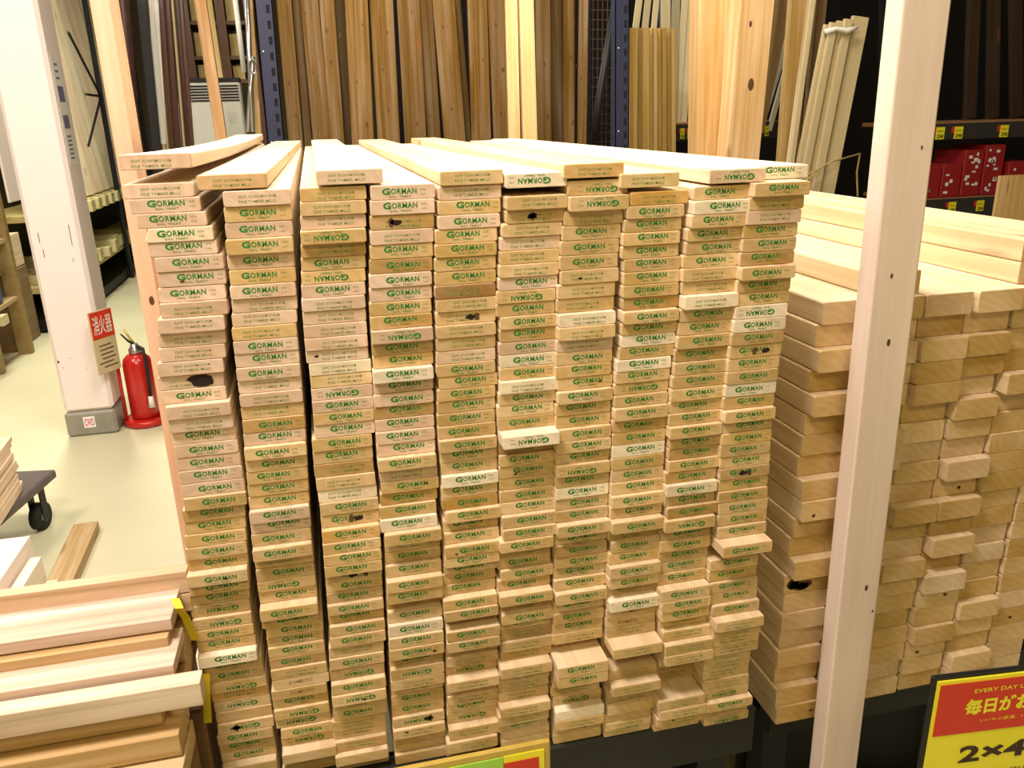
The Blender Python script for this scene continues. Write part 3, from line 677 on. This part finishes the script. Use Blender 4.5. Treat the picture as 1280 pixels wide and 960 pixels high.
# navy perforated uprights
def upright(xa, xb, xbot, Yv, label, mat=NAVY, z1=2.7):
    P0 = atY(xa, 0, Yv); P1 = atY(xb, 0, Yv); P2 = atY(xbot, 172, Yv); lx = (P0[0]-P2[0])/(P0[2]-P2[2]); w_ = P1[0]-P0[0]; x0 = P2[0]-P2[2]*lx
    e = empty('rack_upright', (x0, Yv, 0), (0, math.atan(lx), 0))
    m = MB(); m.box(0, w_, 0, .004, 0, z1); m.box(0, .004, 0, .05, 0, z1); m.box(w_-.004, w_, 0, .05, 0, z1); m.build('channel', mat, e)
    m = MB(); k = .1
    while k < z1-.05: m.box(w_*.62, w_*.82, -.0012, -.0002, k, k+.028); k += .055
    m.build('slot', SLOT, e)
    m = MB(); k = .13
    while k < z1-.05: m.tube([(w_*.25, -.002, k), (w_*.25, -.0005, k)], .004, 8); k += .33
    m.build('bolt', SILVER, e)
    return tag(e, label, 'rack upright')
upright(318, 340, 334, 2.3, 'navy perforated steel upright left of the brown fence boards')
upright(769, 787, 769, 2.3, 'navy perforated steel upright beside the mesh panel')
upright(1106, 1124, 1106, 2.6, 'near-black steel upright behind the pale post', BLACK)
upright(828, 836, 830, 3.3, 'blue-grey steel upright behind the batten bundle', BLUEGREY)
# mesh panel and brace
e = empty('mesh_panel', (atY(735, 100, 2.6)[0], 2.6, 0)); wd = atY(770, 100, 2.6)[0]-e.location.x
m = MB()
for k in range(7): m.tube([(wd*k/6, 0, 1.0), (wd*k/6, 0, 2.1)], .0022, 6)
for k in range(28): m.tube([(0, 0, 1.0+k*.04), (wd, 0, 1.0+k*.04)], .0022, 6)
m.build('wire_grid', flat('rusty_wire', (.10, .06, .035), .6), e)
m = MB(); m.box(-.01, wd+.01, -.01, .01, 2.03, 2.055); m.box(-.01, .01, -.01, .01, 0, 2.055); m.build('frame', STEEL, e)
tag(e, 'dark wire mesh panel right of the fence boards', 'mesh panel')
m = MB(); m.tube([atY(770, 0, 2.45), atY(748, 130, 2.45), (atY(741, 185, 2.45))], .018, 8); tag(m.build('brace', BLACK), 'black diagonal brace in front of the wire mesh', 'brace')
# batten bundle
bt = [(785, 796, .9), (796, 802, .6), (802, 811, .75), (811, 816, 1.15), (816, 821, .8), (821, 827, 1.0), (827, 832, .7), (832, 838, .95), (838, 843, .8)]
for k, (a, b_, v) in enumerate(bt):
    leaner('batten', a, b_, a+.3*k/8*2, 2.42+.032*(k % 2), .03, (.50*v, .34*v, .13*v), f'thin batten in the short upright bundle, {ORD[k]} from left', cat='batten', z1=None, ypt=35, ypb=190, group='battens in the short upright bundle', m=WOOD, z0=.02)
# pale leaning mouldings behind
rn = random.Random(9)
for k, (t0, t1, b0, v) in enumerate([(795, 803, 776, .9), (806, 814, 790, .8), (817, 824, 803, 1), (826, 838, 826, .9), (840, 850, 836, .6), (852, 860, 842, 1.05), (860, 869, 850, 1.1), (906, 918, 903, 1.1)]):
    leaner('moulding', t0, t1, b0, 2.95+.02*k, .012, (.80*v, .70*v, .45*v), f'pale leaning moulding behind the battens, {ORD[k]} from left', cat='moulding', z0=1.40 if k else 1.55, ypb=150, group='pale mouldings leaning behind the battens', m=CLEAR)
for k, (t0, t1, b0, v, yv) in enumerate([(958, 974, 938, .62, 2.55), (974, 990, 942, .7, 2.6), (1003, 1009, 962, 1.2, 2.75), (996, 1003, 950, 1.2, 2.78)]):
    leaner('moulding', t0, t1, b0, yv, .015, (.78*v, .58*v, .34*v) if k < 2 else (.8, .78, .72), ['brown plank leaning right behind the knotty post', 'second brown plank leaning behind the knotty post', 'white strip leaning between the posts', 'second white strip leaning between the posts'][k], cat='moulding', z0=1.42, ypb=150, m=CLEAR)
# taped grooved bundle
for k, (t0, t1, yt) in enumerate([(1031, 1038, 26), (1038, 1047, 24), (1047, 1056, 22), (1056, 1066, 20), (1066, 1086, 17)]):
    leaner('cladding_strip', t0, t1, [988, 996, 1004, 1013, 1022][k], 2.2-.021*(k % 2), .02, (.58, .47, .27), f'grooved cladding strip in the taped bundle, {ORD[k]} from left', cat='strip', z1=None, ypt=yt, ypb=245, group='cladding strips in the taped bundle', m=CLEAR)
m = MB(); m.tube([atY(1031, 40, 2.17), atY(1045, 36, 2.165), atY(1058, 39, 2.16), atY(1072, 34, 2.16)], [.012, .009, .013, .006], 8); tag(m.build('tape_band', WHITE), 'white tape wound round the top of the cladding bundle', 'tape')
m = MB(); m.tube([atY(985, 228, 2.15), atY(1010, 218, 2.14), atY(1040, 202, 2.14), atY(1075, 192, 2.3)], .004, 6)
m.tube([atY(1075, 192, 2.3), atY(1071, 215, 2.3), atY(1072, 245, 2.3)], .004, 6); m.tube([atY(987, 232, 2.15), atY(1005, 228, 2.14), atY(1032, 205, 2.14)], .004, 6); tag(m.build('rope', ROPE), 'thin straw-coloured rope tied round the cladding bundle', 'rope')

# ------------------------------------------------------------------ right dark racking with price rail
RYY = 2.9
def rail(xa, xb, yp, label, Yv=RYY, hh=.07):
    a = atY(xa, yp, Yv); b_ = atY(xb, yp, Yv); z = (a[2]+b_[2])/2
    e = empty('shelf_board', (a[0], Yv, z)); L = b_[0]-a[0]
    m = MB(); m.box(0, L, 0, .5, -.022, 0, tint=(.40, .22, .12), seed=3); m.build('top_board', WOOD, e)
    m = MB(); m.box(0, L, -.006, .0, -.022-hh, -.006); m.build('fascia', flat('dark_fascia', (.035, .033, .03), .5), e)
    tag(e, label, 'shelf'); return e, z
def ptag(px, py, w_, h_, Yv, label, zc):
    a = atY(px, py, Yv-.012); e = empty('price_tag', (a[0], Yv-.0115, zc))
    m = MB(); m.box(0, w_, -.001, .001, -h_, 0); m.build('card', YEL, e)
    m = MB(); m.box(-w_*.35, -.001, -.001, .001, -h_*.5, 0); m.build('red_flag', REDCARD, e)
    m = MB(); put(m, text_tris('298', bold=.03), w_*.15, w_*.9, -h_*.92, -h_*.60, -.0016); put(m, text_tris('材木', res=1), w_*.15, w_*.85, -h_*.42, -h_*.25, -.0016); m.build('lettering', BROWNTXT, e)
    tag(e, label, 'price tag')
e, z1_ = rail(1150, 1330, 151, 'brown shelf with dark edge strip at right, above the red boxes')
for px, lab in ((1171, 'yellow price tag half hidden by the pale post'), (1194, 'yellow price tag above the red boxes, left'), (1251, 'yellow price tag above the red boxes, right')):
    ptag(px, 158, .055, .065, RYY, lab, z1_-.024)
e, z2_ = rail(1150, 1330, 244, 'lower shelf under the red boxes at right', hh=.10)
for px, lab in ((1187, 'yellow price tag below the red boxes, left'), (1222, 'yellow price tag below the red boxes, right')): ptag(px, 248, .05, .06, RYY, lab, z2_-.024)
e, z3_ = rail(843, 992, 152, 'brown price-rail shelf seen between the broad orange posts', 2.75, .06)
for px, lab in ((851, 'small yellow price tag left of the broad orange posts, first'), (860, 'small yellow price tag left of the broad orange posts, second'), (944, 'small yellow price tag right of the broad orange posts, first'), (957, 'small yellow price tag right of the broad orange posts, second')): ptag(px, 154, .022, .05, 2.75, lab, z3_-.024)
rn = random.Random(31)
def carton(xa, xb, yt, yb, Yv, dots, label):
    a = atY(xa, yb, Yv); b_ = atY(xb, yb, Yv); t = atY(xa, yt, Yv); e = empty('red_box', (a[0], Yv, z2_)); w_ = b_[0]-a[0]-.004; h = t[2]-a[2]
    m = MB(); m.box(0, w_, 0, .25, .0015, h, bev=.004); m.build('carton', REDBOX, e)
    if dots:
        m = MB()
        for k in range(dots): x = rn.uniform(.01, w_-.04); z = rn.uniform(.02, h-.03); m.box(x, x+rn.uniform(.012, .028), -.0016, -.0004, z, z+rn.uniform(.008, .02))
        m.build('label_print', WHITE, e)
    tag(e, label, 'box')
carton(1155, 1174, 205, 244, 2.91, 2, 'red box partly hidden behind the pale post')
carton(1175, 1199, 202, 244, 2.91, 4, 'plain red box next to the post, right shelf')
carton(1200, 1224, 186, 244, 2.91, 13, 'red box with many white marks, left of a pair')
carton(1225, 1249, 181, 244, 2.91, 14, 'red box with many white marks, right of a pair')
carton(1256, 1290, 204, 244, 2.91, 3, 'red box at the right edge of the shelf')
a = atY(1251, 220, 2.5); b_ = atY(1300, 220, 2.5); post(a[0], b_[0], 2.5, 2.52, 0, a[2], (.78, .52, .26), 'orange wood panel standing at the right edge behind the right-hand stack', 3.3)
for k, px in enumerate((1210, 1235, 1262)): leaner('dark_profile', px, px+14, px-6+k*4, 3.2, .03, (.05, .03, .02), f'dark profile standing in the black rack at right, {ORD[k]} from left', z0=z1_+.01)

# ------------------------------------------------------------------ behind left: stock, heater, shelves
def slab(name, xa, xb, xbl, Yv, th, m, label, cat, tint=(.5, .3, .15), z1=2.7, parts=None):
    o = leaner(name, xa, xb, xbl, Yv, th, tint, label, cat=cat, m=m, z1=z1, ypb=180); return o
slab('black_panel', 172, 184, 190, 3.0, .05, BLACK, 'black upright panel right of the pinkish post', 'panel')
e = empty('coiled_pipe', (atY(160, 0, 2.9)[0], 2.9, 0)); a = atY(168, 178, 2.9); b0 = atY(155, 20, 2.9); m = MB(); n = 90; pts = []; rr = []
a = np.array(a); b0 = np.array(b0); a = a+(a-b0)*1.2; b0 = b0+(b0-a)*.1
for k in range(n*2): pts.append((a+(b0-a)*k/(2*n-1)-np.array(e.location))); rr.append(.024 if k % 2 else .030)
m.tube(pts, rr, 10); m.build('ribbed_tube', flat('dark_ribbed_plastic', (.05, .02, .02), .3, spec=.7, noise=.4, nscale=40), e); tag(e, 'dark ribbed pipe standing behind the pinkish post', 'pipe')
slab('wrapped_batten', 184, 192, 200, 3.05, .05, CLEAR, 'tan batten wrapped in clear film, left', 'batten', (.52, .42, .22))
slab('wrapped_batten', 192, 197, 207, 3.14, .05, CLEAR, 'narrow tan batten wrapped in clear film', 'batten', (.45, .36, .2))
m = MB(); P = [atY(x, y, 3.0) for x, y in ((186, 0), (198, 0), (208, 180), (196, 180))]; m.add(P+[p+np.array((0, .002, 0)) for p in P], [(0, 1, 2, 3), (7, 6, 5, 4), (0, 4, 5, 1), (3, 2, 6, 7)]); tag(m.build('plastic_film', FILM), 'shiny clear plastic film round the tan battens', 'film')
for k, (xa, xb, xl) in enumerate(((199, 205, 212), (205, 213, 219), (214, 217, 229), (217, 224, 232), (224, 229, 238))):
    slab('dark_profile', xa, xb, xl, 3.1+.055*(k % 2), .03, DARKBR if k != 2 else CLEAR, f'glossy dark brown profile standing in the back, {ORD[k]} from left', 'profile', (.45, .36, .2))
# heater
hx0 = atY(235, 140, 3.5)[0]; hx1 = atY(304, 140, 3.5)[0]; hz1 = atY(270, 102, 3.5)[2]; e = empty('wall_heater', (hx0, 3.5, 0)); W_ = hx1-hx0
m = MB(); m.box(0, W_, 0, .12, .7, hz1, bev=.008); m.build('casing', HEATER, e)
m = MB()
for k in range(6): m.box(.01, W_-.01, -.003, .004, hz1-.025-k*.014, hz1-.017-k*.014)
m.build('louvre', BLACK, e)
m = MB(); m.box(-.005, W_+.0, -.004, .12, hz1, hz1+.018); m.build('top_cap', STEEL, e)
m = MB(); m.box(W_*.73, W_*.86, -.002, .003, hz1-.20, hz1-.145, bev=.001); m.build('control_hatch', flat('hatch', (.55, .58, .54), .5), e)
m = MB(); m.box(0, .03, .03, .09, 0, .7); m.box(W_-.03, W_, .03, .09, 0, .7); m.build('leg', STEEL, e)
tag(e, 'white panel heater with black louvres behind the stack, left', 'heater')
p = atY(243, 0, 3.2); q = atY(257, 0, 3.2); leaner('wooden_post', 243, 258, 270, 3.2, .045, (.80, .50, .28), 'slim orange post leaning in front of the white heater', cat='post', ypb=175)
leaner('wooden_post', 258, 265, 273, 4.0, .04, (.55, .42, .2), 'olive-tan post of the far shelf behind the heater', cat='post', ypb=100)
# far shelving with cut ends
e = empty('shelf_unit', (atY(222, 0, 4.4)[0], 4.4, 0)); W2 = atY(312, 0, 4.4)[0]-e.location.x
zz = [atY(260, y, 4.4)[2] for y in (100, 70, 26, -20)]
for z in zz: m = MB(); m.box(0, W2, 0, .5, z-.02, z); m.build('shelf', flat('shelf_board', (.10, .06, .03), .7), e)
for x in (0, W2*.5, W2-.04): m = MB(); m.box(x, x+.05, -.01, .5, 0, 2.9); m.build('upright', DARKBR, e)
tag(e, 'dark far shelf unit above the heater', 'shelf unit')
k2 = 0
for i, z in enumerate(zz[:-1]):
    x = .055; hgt = (zz[i+1]-z-.02)*.8
    while x < W2-.1:
        if abs(x-W2*.5) < .06: x = W2*.5+.055
        w_ = .055+.02*rn.random(); o = MB(); o.box(x, x+w_-.004, .05, .45, z+.001, z+hgt*rn.uniform(.85, 1), tint=(.42, .33, .15), seed=x*9+i, bev=.003)
        o = o.build('boxed_stock', CLEAR, loc=e.location); tag(o, f'tan block upright on the {["lowest", "middle", "upper"][i]} far shelf above the heater', 'block', f'tan blocks on the {["lowest", "middle", "upper"][i]} far shelf'); x += w_
# conduits
for k, (xa, ya, xb, yb) in enumerate(((294, 0, 305, 90), (309, 0, 316, 165), (316, 70, 310, 165))):
    m = MB(); m.tube([atY(xa, ya, 2.9), atY(xb, yb, 2.9)], .011, 8); tag(m.build('conduit', SILVER if k else HEATER), ['pale conduit pipe above the heater corner', 'grey conduit pipe left of the navy upright', 'thin conduit pipe slanting behind the navy upright'][k], 'pipe')
m = MB(); c_ = atY(316, 83, 2.887); m.tube([c_+np.array((.014*math.cos(t), 0, .03*math.sin(t))) for t in np.linspace(0, 6.28, 20)], .003, 6); tag(m.build('wire_loop', SILVER), 'small loop of wire beside the navy upright', 'wire')
leaner('wooden_post', 308, 316, 320, 3.0, .04, (.62, .42, .2), 'tan strip just left of the navy upright', cat='post', ypb=172)

# ------------------------------------------------------------------ left aisle: racks
AX = -1.78
rn = random.Random(5)
# long rack with leaning boards beyond the pillar
e = empty('aisle_rack', (AX, 7.6, 0))
for y in (-1.96, .45, 2.4):
    m = MB(); m.tube([(.03, y, 0), (.03, y, 3.2)], .026, 6); m.build('upright', STEEL, e)
for y in (.45,):
    for dz_ in (-.22, 0, .25): m = MB(); m.tube([(.03, y, 1.80), (.06, y-.95 if dz_ else y-.7, 1.80+dz_*2.0)], .012, 6); m.build('arm', STEEL, e)
for z in (.36, .90): m = MB(); m.box(-.5, .0, -1.9, 2.9, z-.05, z, tint=(.55, .48, .22), seed=z, bev=.003); m.build('shelf', WOOD, e)
m = MB(); m.box(-.5, .0, -1.9, 2.9, .02, .10); m.build('base_beam', BLACK, e)
m = MB(); m.box(-.54, -.51, -1.9, 2.9, 0, .80); m.build('back_panel', BLACK, e)
tag(e, 'dark steel aisle rack beyond the pillar holding leaning mouldings', 'rack')
for k in range(26):
    y = 5.8+.155*k; v = rn.uniform(.72, 1.1); mb = MB(); board(mb, .12, .02, 2.9, tint=(.92*v, (.80 if k % 3 else .70)*v, (.58 if k % 3 else .50)*v), seed=k*2.1)
    o = mb.build('leaning_board', BMATS, loc=(AX-.06-.045*(k % 2), y, .915)); tp = Vector((-.10, -.03, 1)).normalized(); zv = Vector((1, -.35, .10)).normalized(); xv = tp.cross(zv).normalized(); zv = xv.cross(tp)
    o.rotation_euler = Matrix((xv, tp, zv)).transposed().to_euler(); tag(o, f'pale board leaning in the aisle rack, {ORD[k]} from the pillar', 'board', 'pale boards leaning in the aisle rack')
for k in range(12):
    y = 5.84+.262*k; h = rn.uniform(.07, .14); m = MB(); m.box(-.45, rn.uniform(0, .07), 0, .11, .361, .361+h, tint=(.66, .60, .34), seed=k, bev=.003)
    o = m.build('timber_end', WOOD, loc=(AX, y, 0)); tag(o, f'sawn timber end on the low shelf beyond the pillar, {ORD[k]} from near', 'timber', 'timber ends on the low aisle shelf')
for k in range(12):
    y = 5.84+.262*k; m = MB(); m.box(.002, .05, 0, .13, .80, .90, tint=(.70, .64, .36), seed=k+3, bev=.004); o = m.build('rail_block', WOOD, loc=(AX, y, 0))
    tag(o, f'small olive block on the edge of the aisle rack, {ORD[k]} from near', 'block', 'small blocks along the aisle rack edge')
# near left wooden rack
e = empty('wooden_rack', (-1.9, 4.95, 0))
for (x, y) in ((.0, .15), (-.03, -.35), (-.05, -1.0), (-.5, .15), (-.5, -.35)):
    m = MB(); m.box(x-.045, x+.045, y-.03, y+.03, 0, 2.6, tint=(.34, .25, .12), seed=y, bev=.003); m.build('post', WOOD, e)
for z in (.42, .82, 1.35):
    m = MB(); m.box(-.6, .03, -1.0, .12, z-.03, z, tint=(.50, .38, .2), seed=z, bev=.003); m.build('shelf', WOOD, e)
for y in (-.33, -.95):
    for z in (.38, .78, 1.31): m = MB(); m.box(.045, .085, y-.05, y+.05, z-.06, z, tint=(.66, .60, .4), seed=z); m.build('rail_end', WOOD, e)
tag(e, 'brown wooden rack at the left edge of the aisle', 'rack')
for k in range(7):
    m = MB(); z = [.42, .42, .82, .82, .82, 1.35, 1.35][k]; yy = [-.72, -.17, -.78, -.55, -.18, -.72, -.18][k]; h = [.10, .14, .12, .16, .10, .1, .12][k]
    m.box(-.4, .02, -.08, .06, 0, h, bev=.01); m.box(-.38, 0, -.06, .06, h, h+.012)
    cm = [flat('box_orange', (.75, .2, .06), .5), flat('box_blue', (.06, .08, .22), .5), flat('box_cream', (.7, .6, .4), .6), flat('box_navy', (.02, .02, .04), .5), flat('box_tan', (.6, .42, .2), .6), flat('box_brown', (.2, .1, .05), .6), flat('box_yellow', (.8, .7, .05), .5)][k]
    o = m.build('stock_box', cm, loc=(-1.9, 4.95+yy, z+.001)); tag(o, ['orange box, lowest shelf of the wooden rack', 'dark blue box, lowest shelf of the wooden rack', 'cream box, middle shelf of the wooden rack', 'near-black box, middle shelf of the wooden rack', 'tan box, middle shelf of the wooden rack', 'brown box, top shelf of the wooden rack', 'yellow box, top shelf of the wooden rack'][k], 'box')
m = MB(); m.box(-.008, .008, -.12, .12, 1.05, 2.0, bev=.003); o = m.build('white_board', WHITEP, loc=(-1.80, 5.2, 0)); tag(o, 'white board hanging on the wooden rack left of the pillar', 'board')
for k in range(5):
    mb = MB(); board(mb, .10, .045, .52, tint=(.84, .66, .46), seed=k*3.3); o = mb.build('stacked_plank', BMATS, loc=(-2.02+.0*k, 5.14, .58+.047*k)); tag(o, f'pale plank on the rack behind the pillar, {ORD[4-k]} from top', 'plank', 'pale planks stacked left of the pillar')
m = MB(); m.box(-2.1, -1.96, 5.16, 5.65, .0, .55, tint=(.28, .2, .12), bev=.004); tag(m.build('trestle', WOOD), 'dark trestle under the pale planks left of the pillar', 'trestle')
